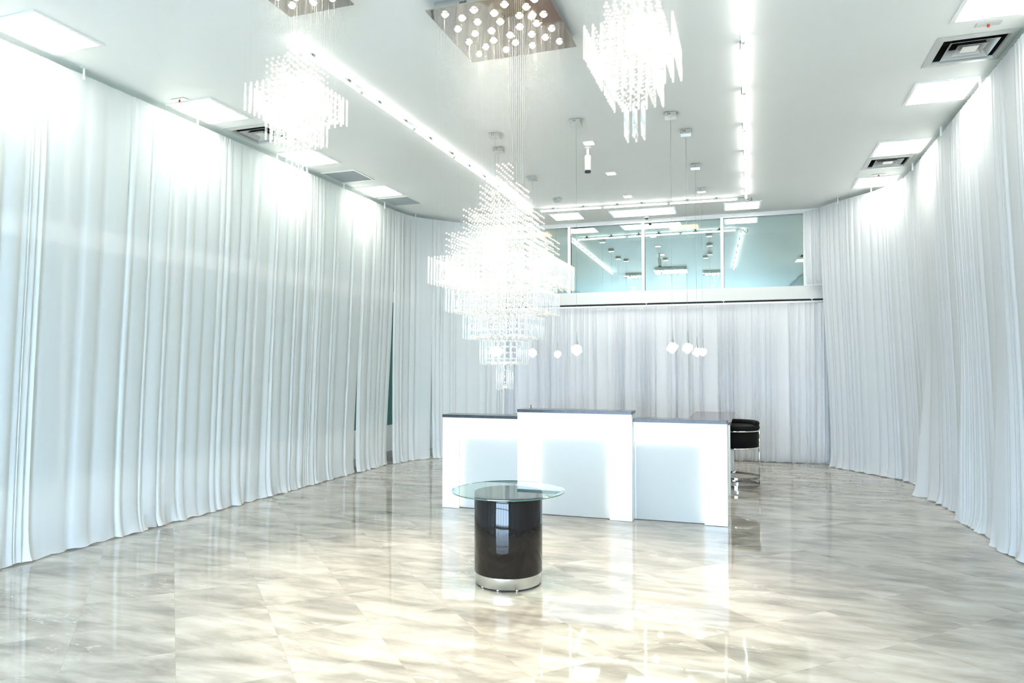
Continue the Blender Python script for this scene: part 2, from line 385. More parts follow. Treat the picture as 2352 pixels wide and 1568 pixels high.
# ---------------------------------------------------------------- curtains
random.seed(11)
def polyline(pts):
    P = [Vector((x, y, 0)) for x, y in pts]; L = [0]
    for i in range(1, len(P)): L.append(L[-1]+(P[i]-P[i-1]).length)
    def at(s):
        s = max(0, min(L[-1]-1e-6, s)); i = 0
        while L[i+1] < s: i += 1
        t = (s-L[i])/(L[i+1]-L[i]); return P[i].lerp(P[i+1], t)
    def ev(s):
        p = (at(s-.18)+at(s)*2+at(s+.18))/4; d = at(s+.15)-at(s-.15); d.normalize(); return p, d
    return L, ev
def smooth(t): t = max(0, min(1, t)); return t*t*(3-2*t)
def curtain(name, ev, s0, s1, z0, z1, m, label, group, inward, mean=.12, amp=1.0, flare=-.11, gapL=0, gapR=0, edge_out=(0, 0), step=9, sweep=.0, gz=1.9, sharp=.62, gath=.42):
    rnd = random.Random(hash(label) % 9973 if False else sum(ord(c)*(i+3) for i, c in enumerate(label)))
    if not gapR: s1 += .010
    W = s1-s0; folds = []; s = 0
    while s < W-1e-3:
        w = mean*math.exp(rnd.gauss(-.1, .7))*(1+.45*math.sin(s*4.1+W*7)); w = min(max(w, mean*.28), mean*3.2)
        if W-s-w < mean*.4: w = W-s
        folds.append((s, w, rnd.uniform(.45, 1.3)*min(1.5, (mean/w)**.7), rnd.uniform(.22, .78), rnd.uniform(0, 2*PI), rnd.random())); s += w
    H = z1-z0
    zs = sorted({0, .012, .03, .06, .1, .16, .24, .34, .5, .7, 1.0, 1.4, 1.9, 2.4, 2.9, 3.3, H-.45, H-.25, H-.13, H-.075, H-.07, H-.035, H-.03, H}) if H > 3 else \
         sorted({0, .012, .03, .06, .1, .16, .24, .34, .5, .75, 1.05, 1.35, 1.65, 2.0, H-.4, H-.2, H-.1, H-.06, H-.055, H-.02, H}) if H > 2 else \
         sorted({0, .02, .05, .1, .2, .35, .55, .75, .95, H-.12, H-.06, H-.05, H})
    zs = [z for z in zs if 0 <= z <= H]
    hem = [rnd.uniform(-1, 1) for _ in range(40)]; nfo = len(folds)
    drift = [rnd.uniform(-1, 1) for _ in range(nfo+1)]
    gp = [(W*rnd.uniform(.12, .3), rnd.uniform(.5, 1)), (W*rnd.uniform(.55, .88), rnd.uniform(.3, 1))]
    vs = []; n = 0
    for z in zs:
        row = []
        d = H-z                                       # distance below the rod
        g = .28 + .72*smooth(d/.9)
        gb = 1+.25*smooth((1.6-z)/1.6)
        fl = flare*smooth(d/(H*1.0))
        puddle = math.exp(-z/.10)
        for i, (a, w, A, sk, ph, q) in enumerate(folds):
            for k in range(step):
                u = k/step
                if k == 0 and i: pass
                uu = u**(math.log(.5)/math.log(sk))
                hgt = max(0, math.sin(PI*uu))**sharp
                depth = min(.05, w*.42)*A*amp
                off = depth*g*gb*(hgt-.5)
                if q < .3: off -= .008*g*(1-hgt)**3
                sp = a+w*u
                wob = (drift[i]*(1-u)+drift[i+1]*u)
                sp += wob*.012*smooth(d/2.5)*(1 if 0 < i < nfo-1 else .3)
                # narrow header ruffle
                if d < .12: off += .004*math.sin(sp*170+ph)*(1 if d < .07 else .4)
                # swept hem near the seams
                e0, e1 = sp, W-sp
                if sweep:
                    sp += sweep*math.exp(-z/.35)*(math.exp(-e0/.25)-math.exp(-e1/.25))
                for (gs, gk) in gp:
                    dd = sp-gs; sp -= dd*gath*gk*math.exp(-z/.30)*math.exp(-abs(dd)/.22)*max(0, min(1, min(sp, W-sp)/.15))
                off += puddle*(.030+.022*hem[int(sp*9) % 40]+.012*math.sin(sp*23+ph*.2))
                zz = z0+z
                if z < .03: zz = z0+z+.006*(1+math.sin(sp*31+ph*.1))
                lo = gapL*smooth((gz-z)/gz); hi = W-gapR*smooth((gz-z)/gz)
                sp = lo+(hi-lo)*(sp/W)
                eo = edge_out[0]*math.exp(-sp/.35)*smooth((2.2-z)/2.2)+edge_out[1]*math.exp(-(W-sp)/.35)*smooth((2.2-z)/2.2)
                p, dr = ev(s0+sp)
                nr = Vector((-dr.y, dr.x, 0))*inward
                p = p+nr*(off+fl+eo)
                row.append((p.x, p.y, zz))
        sp = W
        lo = gapL*smooth((gz-z)/gz); hi = W-gapR*smooth((gz-z)/gz)
        p, dr = ev(s0+hi); nr = Vector((-dr.y, dr.x, 0))*inward
        p = p+nr*(fl-.01+edge_out[1]*smooth((2.2-z)/2.2)+puddle*.03); row.append((p.x, p.y, z0+z+(.006 if z < .03 else 0)))
        n = len(row); vs += row
    fs = []
    for r in range(len(zs)-1):
        for i in range(n-1): fs.append((r*n+i, r*n+i+1, (r+1)*n+i+1, (r+1)*n+i))
    b = MB(); b.add(vs, fs, 0, True)
    o = b.build(name, m); tag(o, label, 'curtain', group); return o
CT = 4.145
# left run: from behind the camera up the left wall and round the far corner
Ll, evl = polyline([(-5.5, -3.0), (-5.5, 10.05), (-5.44, 10.62), (-5.0, 11.2), (-4.42, 11.85), (-4.25, 12.15)])
S = lambda y: y+3.0
lp = [(S(-2.9), S(-.9)), (S(-.9), S(.9)), (S(.9), S(2.6)), (S(2.6), S(4.1)), (S(4.1), S(5.45)), (S(5.45), S(7.1)), (S(7.1), S(9.15)), (S(9.15), S(10.12)), (S(10.12), 14.02), (14.02, Ll[-1])]
ll = ['sheer white curtain on the left wall nearest the shopfront', 'sheer white curtain on the left wall, second from the shopfront', 'sheer white curtain on the left wall, third from the shopfront',
      'bluish sheer curtain at the left edge of the photo', 'sheer curtain with gathered folds beside the foremost left ceiling panel', 'wide smooth sheer curtain below the second left ceiling panel',
      'long white curtain behind the left small chandelier, under two ceiling panels', 'narrow white curtain between the two dark slits on the left', 'white curtain turning at the far left corner, right of the widest dark slit',
      'white curtain across the far left corner behind the large chandelier']
gaps = [(0, 0)]*10; gaps[6] = (0, .008); gaps[7] = (.012, .014); gaps[8] = (.024, .012); gaps[9] = (.018, 0)
for i, (a, c) in enumerate(lp):
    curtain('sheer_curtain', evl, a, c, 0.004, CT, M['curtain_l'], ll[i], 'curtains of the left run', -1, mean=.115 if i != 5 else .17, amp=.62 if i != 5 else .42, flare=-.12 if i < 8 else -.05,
            gapL=gaps[i][0], gapR=gaps[i][1], sweep=0, edge_out=(0, 0) if i < 6 else (.02, -.02))
# right run
Lr, evr = polyline([(2.0, -3.0), (2.0, 10.3), (1.96, 10.78), (1.74, 11.22), (1.40, 11.62), (1.09, 12.05), (1.06, 12.2)])
rp = [(S(-2.9), S(-.9)), (S(-.9), S(.9)), (S(.9), S(2.6)), (S(2.6), S(4.2)), (S(4.2), S(5.7)), (S(5.7), S(7.25)), (S(7.25), S(8.35)), (S(8.35), S(9.80)), (S(9.80), 14.25), (14.25, Lr[-1])]
rl = ['white curtain on the right wall nearest the shopfront', 'white curtain on the right wall, second from the shopfront', 'white curtain on the right wall, third from the shopfront',
      'white curtain on the right wall beside the camera', 'white curtain on the right wall just out of frame', 'white curtain at the right edge of the photo by the large vent',
      'white curtain under the second ceiling panel on the right', 'white curtain whose hem juts forward in the middle of the right wall', 'white curtain curving at the far right corner behind the jutting one',
      'white curtain between the back curtain and the curved right one']
re = [(0, 0)]*10; re[7] = (.03, .21); re[6] = (.0, .12); re[5] = (0, .12); re[8] = (-.06, 0)
for i, (a, c) in enumerate(rp):
    curtain('pleated_curtain', evr, a, c, 0.004, CT, M['curtain_r_dim'], rl[i], 'curtains of the right run', 1, mean=.085, amp=.7, flare=-.11 if i < 8 else -.13, sweep=0, edge_out=re[i])
# short piece above the ledge, right end
Ls, evs = polyline([(.835, back_y(.83)-.12), (1.13, back_y(1.1)-.30)])
curtain('short_curtain', evs, 0, Ls[-1], 2.925, CT, M['curtain_r_dim'], 'short white curtain resting on the right end of the ledge', None, 1, mean=.05, amp=.8, flare=-.02)
# back run under the ledge
Lb, evb = polyline([(-4.9, back_y(-4.9)-.10), (1.25, back_y(1.25)-.10)])
edges = [0, 1.35, 2.06, 3.17, 3.96, 5.2, Lb[-1]]
bl = ['white back curtain left of the big chandelier, behind the desk', 'white back curtain behind the tip of the large chandelier', 'white back curtain behind the pendant nearest the centre of the desk',
      'white back curtain just left of the four right pendants', 'white back curtain behind the four right pendants', 'white back curtain behind the black stool at the right corner']
for i in range(6):
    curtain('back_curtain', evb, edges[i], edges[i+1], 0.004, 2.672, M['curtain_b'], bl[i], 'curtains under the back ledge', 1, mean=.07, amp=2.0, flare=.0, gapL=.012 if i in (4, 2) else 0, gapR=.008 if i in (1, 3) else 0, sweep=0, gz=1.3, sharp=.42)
# rods with their hangers
def rod(label, ev, s0, s1, z, hang, inward, ztop, n=60, hz=0):
    t = thing('curtain_rod', (0, 0, z), label, 'curtain rod')
    pts = [ev(s0+(s1-s0)*i/n)[0] for i in range(n+1)]
    rp_ = []
    for i in range(n+1):
        p, d = ev(s0+(s1-s0)*i/n); q = p-Vector((-d.y, d.x, 0))*inward*.022; rp_.append((q.x, q.y, -.012))
    b = MB(); b.tube(rp_, .009, 8); b.build('rod', M['white'], t)
    for s in hang:
        p, d = ev(s); nr = Vector((-d.y, d.x, 0))*inward
        q = p+nr*.022
        b = MB(); b.box((q.x, q.y, (ztop-z)/2-.01), (.010, .016, ztop-z+.02), math.atan2(d.y, d.x)); b.box((q.x, q.y, ztop-z-.004), (.05, .03, .006), math.atan2(d.y, d.x))
        b.build('hanger', M['white'], t)
rod('white curtain rod hung along the left wall and far left corner', evl, .05, Ll[-1]-.02, CT-.03, [S(y) for y in (-1.5, 0, 1.6, 3.05, 4.457, 5.776, 7.072, 8.558, 9.735)]+[13.65, 14.55, 15.3], -1, CH)
rod('white curtain rod hung along the right wall and far right corner', evr, .05, Lr[-1]-.02, CT-.03, [S(y) for y in (-1.5, 0, 1.6, 3.05, 4.457, 5.8, 7.22, 8.592, 10.0)]+[13.78, 14.32, 14.95], 1, CH)
rod('thin white curtain rod under the back ledge', evb, .3, Lb[-1]-.1, 2.655, [1.53, 3.17, 4.47, 5.86], 1, 2.705, 6)

# ---------------------------------------------------------------- ceiling panels and vents
def ceil_panel(x, y, w, d, rz, label, grp='square LED ceiling panels'):
    t = thing('ceiling_panel_light', (x, y, CH), label, 'ceiling light', grp, rz)
    b = MB(); f = .028
    for (a, c) in (((-w/2, -d/2), (w/2, -d/2+f)), ((-w/2, d/2-f), (w/2, d/2)), ((-w/2, -d/2+f), (-w/2+f, d/2-f)), ((w/2-f, -d/2+f), (w/2, d/2-f))):
        b.box2((a[0], a[1], -.012), (c[0], c[1], -.001))
    b.build('frame', M['white'], t)
    b = MB(); b.box2((-w/2+f, -d/2+f, -.006), (w/2-f, d/2-f, -.002)); b.build('diffuser', M['panel'], t)
    return t
pl = ceil_panel(-5.20, 3.89, .55, .60, 0, 'square ceiling light nearest the top left corner of the photo')
for (x, y, lb) in ((-5.20, 5.65, 'square ceiling light on the left, left of the small chandelier'), (-5.20, 7.33, 'square ceiling light on the left just under the small chandelier'),
                   (-5.21, 9.09, 'farthest square ceiling light on the left, between two grey grilles'),
                   (1.73, 5.70, 'square ceiling light cut by the top right corner of the photo'), (1.73, 7.47, 'square ceiling light on the right between the two vents'),
                   (1.70, 9.26, 'square ceiling light on the right touching the small vent'), (1.69, 10.88, 'farthest square ceiling light on the right, beyond both vents')):
    dup(pl, (x, y, CH), lb)
for (x, y, w, d, lb) in ((-3.00, 11.69, .50, .50, 'left ceiling light of the three before the window band'), (-1.70, 11.78, 1.04, .50, 'wide middle ceiling light before the window band'), (-.11, 11.82, .52, .50, 'right ceiling light of the three before the window band')):
    ceil_panel(x, y, w+.05, d+.05, .03, lb, 'ceiling lights before the window band')

def vent(x, y, h, label):
    t = thing('air_vent', (x, y, CH), label, 'vent', 'square ceiling air vents')
    def ring(b, o1, z1, o2, z2, dark=False):
        vs = [(sx*o1, sy*o1, z1) for sx, sy in ((-1,-1),(1,-1),(1,1),(-1,1))]+[(sx*o2, sy*o2, z2) for sx, sy in ((-1,-1),(1,-1),(1,1),(-1,1))]
        vs += [(a, c, e+.003) for a, c, e in vs]
        fs = []
        for i in range(4):
            j = (i+1) % 4; fs += [(i, j, 4+j, 4+i), (8+j, 8+i, 12+i, 12+j), (i, 8+i, 8+j, j), (4+i, 4+j, 12+j, 12+i)]
        b.add(vs, fs)
        n0 = len(b.m)-16
        for q in range(4): b.m[n0+q*4+1] = 1 if dark else 0
    b = MB(); ring(b, h, -.006, h*.80, -.012); ring(b, h*.80, -.012, h*.78, .01); b.build('flange', [M['vent'], M['dark']], t)
    b = MB(); ring(b, h*.60, -.012, h*.42, .05, True); b.build('louvre', [M['vent'], M['dark']], t)
    b = MB(); ring(b, h*.36, -.012, h*.22, .05, True); b.build('louvre', [M['vent'], M['dark']], t)
    b = MB(); b.box((0, 0, -.004), (h*.40, h*.40, .006)); b.build('centre_plate', M['vent'], t)
    b = MB(); b.box2((-h*.79, -h*.79, .14), (h*.79, h*.79, .15)); 
    for (a, c) in (((-h*.8, -h*.8), (h*.8, -h*.79)), ((-h*.8, h*.79), (h*.8, h*.8)), ((-h*.8, -h*.8), (-h*.79, h*.8)), ((h*.79, -h*.8), (h*.8, h*.8))): b.box2((a[0], a[1], 0), (c[0], c[1], .15))
    b.build('duct_box', M['dark'], t)
vent(*vents[0], 'large square vent on the right, nearest the right curtain and the camera')
vent(*vents[1], 'smaller square vent between two ceiling lights on the far right')
vent(*vents[2], 'square vent partly hidden by the left small chandelier')
def grille(x, y, label):
    t = thing('return_grille', (x, y, CH), label, 'vent', 'grey return grilles', 0)
    b = MB(); w = .26
    for (a, c) in (((-w, -w), (w, -w+.02)), ((-w, w-.02), (w, w)), ((-w, -w+.02), (-w+.02, w-.02)), ((w-.02, -w+.02), (w, w-.02))): b.box2((a[0], a[1], -.012), (c[0], c[1], -.001))
    b.build('frame', M['white'], t)
    b = MB(); b.box2((-w+.02, -w+.02, -.004), (w-.02, w-.02, -.002))
    for i in range(24): b.box2((-w+.02, -w+.03+i*.02, -.008), (w-.02, -w+.036+i*.02, -.004))
    b.build('grille_face', M['ventgrey'], t)
grille(-5.20, 8.23, 'grey grille between the third and fourth ceiling lights on the left')
grille(-5.20, 9.74, 'pale grey grille beyond the farthest left ceiling light')
for (x, y, lb) in ((1.735, 6.10, 'small ceiling plate with a red dot before the large vent'), (-5.25, 5.30, 'small ceiling plate with a red dot beside the second left ceiling light'), (1.67, 10.50, 'small ceiling plate with a dark dot by the farthest right ceiling light')):
    t = thing('sprinkler_plate', (x, y, CH), lb, 'sprinkler', 'sprinkler plates')
    b = MB(); b.box((0, 0, -.004), (.17, .07, .007), 0, 0, .003); b.build('cover_plate', M['vent'], t)
    b = MB(); b.lathe((0, 0, -.03), [(.002, 0), (.010, .004), (.010, .016), (.004, .024)], 10); b.build('red_bulb', M['red'], t)

# square warm downlights
for i, (y, lb) in enumerate(((7.885, 'square warm downlight right above the white bullet camera'), (9.24, 'middle of the three square warm downlights'), (10.59, 'square warm downlight nearest the window band'))):
    t = thing('square_downlight', (-1.76, y, CH), lb, 'ceiling light', 'square warm downlights')
    b = MB(); b.box((0, 0, -.006), (.135, .135, .010), 0, 0, .003); b.build('trim_ring', M['white'], t)
    b = MB(); b.box((0, 0, -.013), (.105, .105, .004)); b.build('lens', M['spot'], t)

# LED tube runs
def tube_run(p0, p1, nseg, clips, label, gap=.012):
    P0, P1 = Vector(p0), Vector(p1); D = P1-P0; Lg = D.length; d = D.normalized(); a = math.atan2(d.y, d.x)
    t = thing('led_tube_light', p0, label, 'ceiling light', 'LED tube runs', a)
    zc = CH-p0[2]
    b = MB(); b.box2((0, .012, zc-.008), (Lg, .020, zc-.001)); b.build('mounting_rail', M['clearp'], t)
    for i in range(nseg):
        x0, x1 = Lg*i/nseg+gap, Lg*(i+1)/nseg-gap
        b = MB(); b.tube([(x0, 0, 0), (x1, 0, 0)], .015, 10); s = b.build('tube', M['tube'], t)
        b = MB(); b.tube([(x0-.006, 0, 0), (x0+.012, 0, 0)], .0155, 10); b.tube([(x1-.012, 0, 0), (x1+.006, 0, 0)], .0155, 10); b.build('end_cap', M['white'], s)
        if i: 
            b = MB(); b.tube([(x0-.07, .01, .018), (x0-.04, .016, .024), (x0-.01, .008, .016), (x0+.03, .016, .024), (x0+.06, .012, .02)], .0035, 6); b.build('joint_cable', M['cable'], t)
    for c in clips:
        b = MB(); b.box((c, .018, .020), (.09, .016, .018)); b.box((c, .018, zc-.014), (.03, .012, .03)); b.build('clip', M['clip'], t)
    return t, Lg
TZ = 4.145
t1, L1 = tube_run((-3.408, 4.53, TZ), (-3.40, 10.92, TZ), 6, [.35, .9, 1.45, 2.0, 2.6, 3.2, 3.75, 4.3, 4.85, 5.4, 6.0], 'left LED tube run from the small chandelier to the window band')
t2, L2 = tube_run((-.03, 4.60, TZ), (-.045, 11.10, TZ), 6, [.35, 1.2, 2.2, 3.2, 4.2, 5.2, 6.1], 'right LED tube run, straight down the right of the ceiling')
t3, L3 = tube_run((-3.27, 10.94, TZ), (-.16, 11.12, TZ), 3, [.22, .72, 1.27, 1.66, 2.36, 2.8], 'LED tube run across the ceiling before the window band')
b = MB(); b.tube([(L1+.0, 0, 0), (L1+.04, 0, .02), (L1+.10, -.03, .01), (L1+.15, -.05, -.03)], .004, 6); b.build('power_cable', M['cable'], t1)
b = MB(); b.tube([(L3, .0, .02), (L3+.07, .0, .02), (L3+.14, -.05, -.02), (L3+.17, -.06, -.05), (L3+.2, -.02, -.03), (L3+.19, .0, .01)], .004, 6); b.build('power_cable', M['cable'], t3)

# ---------------------------------------------------------------- chandeliers
_sp = {}
def spot_data(big):
    if big not in _sp:
        l = bpy.data.lights.new('halogen_spot', 'SPOT'); l.energy = SPOT_W; l.color = (1, .91, .77); l.spot_size = math.radians(68); l.spot_blend = .8; l.shadow_soft_size = .018
        _sp[big] = l
    return _sp[big]
SPOT_W = 5.0
def chandelier(cx, cy, side, n, tiers, label, bulbs, SP=.0467, zb_plate=4.12, big=False):
    t = thing('crystal_chandelier', (cx, cy, CH), label, 'chandelier', None)
    h = side/2; zp = zb_plate-CH
    b = MB(); b.box((0, 0, zp+.004), (side, side, .008), 0, 0); b.build('mirror_plate', M['steel'], t)
    b = MB(); k = h-.05
    b.box((0, -k, (zp+.008)/2), (2*k, .004, -zp-.008)); b.box((0, k, (zp+.008)/2), (2*k, .004, -zp-.008)); b.box((-k, 0, (zp+.008)/2), (.004, 2*k, -zp-.008)); b.box((k, 0, (zp+.008)/2), (.004, 2*k, -zp-.008))
    for q in range(5): b.box((-.22*side+q*.011, -k-.003, zp*.45), (.004, .003, .014), 0, 1)
    for q in range(5): b.box((-k-.003, -.30*side+q*.014, zp*.45), (.003, .006, .012), 0, 1)
    b.build('plate_housing', [M['nickel'], M['dark']], t)
    for (x, y) in bulbs:
        b = MB(); b.lathe((x, y, zp-.006), [(.026, 0), (.030, .003), (.030, .006)], 16); o = b.build('spot_light', M['chrome'], t)
        c = MB(); c.sphere((x, y, zp-.006), .021, 10, 6, sz=.75); c.build('bulb', M['bulb'], o)
        ld = spot_data(big); lo = bpy.data.objects.new('spot_beam', ld); col.objects.link(lo); lo.parent = o; lo.location = (x, y, zp-.030)
    rnd = random.Random(int(side*1000)+int(cx*10))
    strands, rods = [], []
    kk = n//2
    for i in range(-kk, kk+1):
        for j in range(-kk, kk+1):
            r = max(abs(i), abs(j)); ti = (kk-r)//2 if r > 0 else len(tiers)-1
            ti = min(ti, len(tiers)-1)
            ztop, zrt, zrb = tiers[ti]
            outer = (r % 2 == 1)
            x, y = i*SP, j*SP
            strands.append((x, y, ztop, zrt if outer else zrb, r, ti, outer))
            if outer: rods.append((x, y, zrt, zrb, r, ti))
    BS = .0435
    def strand_mb(b, x, y, ztop, zend, r, ti, outer):
        b.tube([(x, y, zp), (x, y, zend-CH)], .00035, 3, 1)
        first = ztop
        if ti == 0 and outer: return
        z = first+rnd.uniform(-.002, .002)
        while z > zend+.01:
            b.sphere((x, y, z-CH), .0076, 6, 4, 0, True, .85); z -= BS
        if not outer: b.sphere((x, y, zend-CH+.012), .0125, 8, 5)
    # camera-side strands first: those at the outer rings nearest the viewer show largest
    view = Vector((cx, cy, 0))
    strands.sort(key=lambda s: (s[4]//2*-1, (Vector((cx+s[0], cy+s[1], 0))).length))
    rods.sort(key=lambda s: (-s[4], (Vector((cx+s[0], cy+s[1], 0))).length))
    cut = min(100, len(strands))
    for s in strands[:cut]:
        b = MB(); strand_mb(b, *s); b.build('bead_strand', [M['bead'], M['strand']], t)
    if len(strands) > cut:
        b = MB()
        for s in strands[cut:]: strand_mb(b, *s)
        o = b.build('bead_strand', [M['bead'], M['strand']], t); o['kind'] = 'stuff'
    def rod_mb(b, x, y, zt, zb, r, ti):
        jz = rnd.uniform(-.004, .004)
        b.lathe((x, y, 0), [(.003, zt-CH+.006), (.0078, zt-CH), (.0078, zb-CH+jz), (.004, zb-CH-.004+jz)], 7, 0, True)
    cut = min(100, len(rods))
    for s in rods[:cut]:
        b = MB(); rod_mb(b, *s); b.build('crystal_rod', M['rod'] if s[5] < 2 else M['rod_clear'], t)
    if len(rods) > cut:
        b = MB()
        for s in rods[cut:]: rod_mb(b, *s)
        o = b.build('crystal_rod', M['rod'] if not big else M['rod_clear'], t); o['kind'] = 'stuff'
    # bottom crystal ball
    b = MB(); b.sphere((0, 0, tiers[-1][2]-CH+.02), .018, 12, 8); b.build('crystal_ball', M['bead'], t)
    return t
bulbs_big = [(-.33,-.36),(-.33,-.13),(-.33,.09),(-.33,.31),(-.235,-.27),(-.235,-.02),(-.235,.21),(-.11,-.35),(-.15,-.18),(-.10,-.02),(-.14,.13),(-.10,.31),(.01,-.26),(.01,-.13),(.01,.09),(.01,.22),
             (.12,-.35),(.17,-.17),(.12,-.01),(.17,.13),(.12,.31),(.255,-.27),(.255,-.02),(.255,.21),(.34,-.35),(.34,-.13),(.34,.09),(.34,.31)]
bulbs_small = [(-.15,.13),(.02,.14),(.17,.14),(-.06,.05),(.09,.04),(-.17,0),(.17,0),(-.06,-.07),(.09,-.07),(-.15,-.16),(.02,-.16),(.17,-.16)]
chandelier(-1.72, 4.85, .89, 19, [(2.37, 2.365, 2.18), (2.545, 2.145, 1.985), (2.73, 1.96, 1.80), (2.915, 1.78, 1.61), (3.09, 1.605, 1.43)], 'largest crystal chandelier, hanging low in five tiers above the glass table', bulbs_big, big=True)
ts = [(3.44, 3.435, 3.26), (3.62, 3.235, 3.085), (3.815, 3.05, 2.87)]
chandelier(-2.86, 3.90, .53, 11, ts, 'small three-tier crystal chandelier on the left', bulbs_small)
chandelier(-.60, 3.87, .53, 11, ts, 'small three-tier crystal chandelier on the right of the mirrored plate', bulbs_small)

# ---------------------------------------------------------------- pendants
pend = [(-2.691, 7.256, 1.764, 'pendant cube lamp hanging foremost in the left row', 25), (-2.829, 7.749, 1.765, 'pendant cube lamp just behind the foremost one of the left row', 50), (-2.817, 9.077, 1.778, 'pendant cube lamp right beside the lower tiers of the large chandelier', 10),
        (-2.822, 10.393, 1.781, 'pendant cube lamp farthest back in the left row', 70), (-1.727, 7.123, 1.769, 'lone pendant cube lamp over the middle of the desk', 5), (-.757, 7.236, 1.786, 'leftmost pendant cube lamp of the right cluster', 30),
        (-.656, 7.829, 1.795, 'second pendant cube lamp of the right cluster', 60), (-.655, 9.215, 1.779, 'third pendant cube lamp of the right cluster, touching the fourth', 40), (-.663, 10.502, 1.803, 'rightmost and farthest pendant cube lamp of the right cluster', 15)]
def cube_mb(b, c, a, rz, mi=0):
    R = Matrix.Rotation(math.radians(rz), 3, 'Z') @ Matrix.Rotation(math.radians(52), 3, 'X') @ Matrix.Rotation(math.radians(45), 3, 'Z')
    k = a/2; q = k*.72; vs = []
    for ax in range(3):
        for sg in (-1, 1):
            for (p, r) in ((-q, -q), (q, -q), (q, q), (-q, q)):
                v = [0, 0, 0]; v[ax] = sg*k; v[(ax+1) % 3] = p; v[(ax+2) % 3] = r; vs.append(Vector(v))
    import bmesh
    bm = bmesh.new()
    for v in vs: bm.verts.new(R @ v + Vector(c))
    bmesh.ops.convex_hull(bm, input=bm.verts)
    bm.verts.ensure_lookup_table(); bm.verts.index_update()
    b.add([tuple(v.co) for v in bm.verts], [tuple(v.index for v in f.verts) for f in bm.faces], mi); bm.free()
for (x, y, z, lb, rz) in pend:
    t = thing('pendant_light', (x, y, CH), lb, 'pendant lamp', 'cube pendant lamps')
    b = MB(); b.box((0, 0, -.026), (.118, .118, .050), math.radians(3), 0, .004)
    for q in range(3): b.box((-.022+q*.012, -.060, -.022), (.004, .002, .014), .5, 1)
    b.build('canopy', [M['nickel'], M['dark']], t)
    b = MB(); b.tube([(0, 0, -.05), (0, 0, z+.17-CH)], .0014, 5); b.build('cord', M['wire'], t)
    b = MB(); b.lathe((0, 0, z-CH), [(.020, .040), (.017, .055), (.008, .10), (.006, .16), (.004, .19), (.0015, .20)], 14); b.build('socket', M['nickel'], t)
    b = MB(); cube_mb(b, (0, 0, z-CH), .088, rz); b.build('glass_cube', M['pend'], t)

# ---------------------------------------------------------------- security cameras
t = thing('bullet_camera', (-1.81, 8.05, CH), 'white bullet security camera hanging under the nearest square downlight', 'security camera')
b = MB(); b.lathe((0, 0, -.02), [(.035, 0), (.035, .018)], 20); b.build('mount_plate', M['white'], t)
b = MB(); b.tube([(0, 0, -.02), (0, 0, -.10)], .016, 12); b.sphere((0, 0, -.105), .022, 12, 8); b.build('mount_arm', M['white'], t)
hb = MB(); hb.box((0, 0, -.10), (.072, .066, .20), 0, 0, .012); ho = hb.build('camera_body', M['white'], t, loc=(0, 0, -.10), rot=(math.radians(-8), 0, math.radians(14)))
b = MB(); b.box((0, 0, -.206), (.072, .066, .018), 0, 0, .006); b.lathe((0, 0, -.217), [(.020, 0), (.022, .006)], 16); b.build('lens_hood', M['black'], ho)
t = thing('dome_camera', (-1.69, 12.14, CH), 'small dark dome camera on the ceiling before the window band', 'security camera')
b = MB(); b.lathe((0, 0, -.03), [(.034, 0), (.040, .008), (.040, .029)], 24); b.build('base', M['white'], t)
b = MB(); b.sphere((0, 0, -.032), .029, 16, 8); b.build('dome', M['black'], t)

# ---------------------------------------------------------------- reception desk (each section can be lifted away)
def section(name, x0, x1, y0, y1, h, pl, pr, topband, label, over=.0):
    t = thing(name, ((x0+x1)/2, (y0+y1)/2, 0), label, 'reception desk', 'front sections of the reception desk')
    cx, cy = (x0+x1)/2, (y0+y1)/2; X0, X1, Y0, Y1 = x0-cx, x1-cx, y0-cy, y1-cy; rec = .058; ht = h-.032
    b = MB()
    b.box2((X0, Y0+rec+.01, .004), (X1, Y1, ht))                                   # body
    b.build('body', M['lam'], t)
    b = MB(); th = .012
    if pl > 0: b.box2((X0, Y0, .004), (X0+pl, Y0+th, ht))
    if pr > 0: b.box2((X1-pr, Y0, .004), (X1, Y0+th, ht))
    b.box2((X0+pl, Y0, ht-topband), (X1-pr, Y0+th, ht))
    if pl > 0: b.box2((X0, Y0+th, .004), (X0+.02, Y0+rec+.01, ht))
    if pr > 0: b.box2((X1-.02, Y0+th, .004), (X1, Y0+rec+.01, ht))
    b.box2((X0, Y0+th, ht-.02), (X1, Y0+rec+.01, ht)); b.build('front_frame', M['lam'], t)
    b = MB(); b.box2((X0+.02, Y0+rec, .006), (X1-.02, Y0+rec+.0095, ht-.02)); b.build('frosted_panel', M['frost'], t)
    b = MB(); q = .020                                                              # LED strip hidden behind the frame lip
    b.box2((X0+max(pl, .03)-q, Y0+th+.002, ht-topband+q), (X1-max(pr, .03)+q, Y0+th+.007, ht-topband+q+.006))
    if pl > 0: b.box2((X0+pl-q-.006, Y0+th+.002, .02), (X0+pl-q, Y0+th+.007, ht-topband+q))
    if pr > 0: b.box2((X1-pr+q, Y0+th+.002, .02), (X1-pr+q+.006, Y0+th+.007, ht-topband+q))
    b.build('led_strip', M['strip'], t)
    b = MB(); b.box2((X0-over, Y0-.012, h-.032), (X1+over, Y1+.012, h), 0, .002); b.build('counter_top', M['stone'], t)
    return t
section('reception_counter', -3.325, -2.415, 7.262, 7.52, 1.050, .205, 0, .205, 'lower left section of the white reception desk')
section('reception_counter', -2.413, -1.172, 7.215, 7.46, 1.130, .222, .232, .255, 'taller middle section of the white reception desk')
section('reception_counter', -1.170, -.235, 7.300, 7.56, 1.050, 0, .225, .205, 'lower right section of the white reception desk')
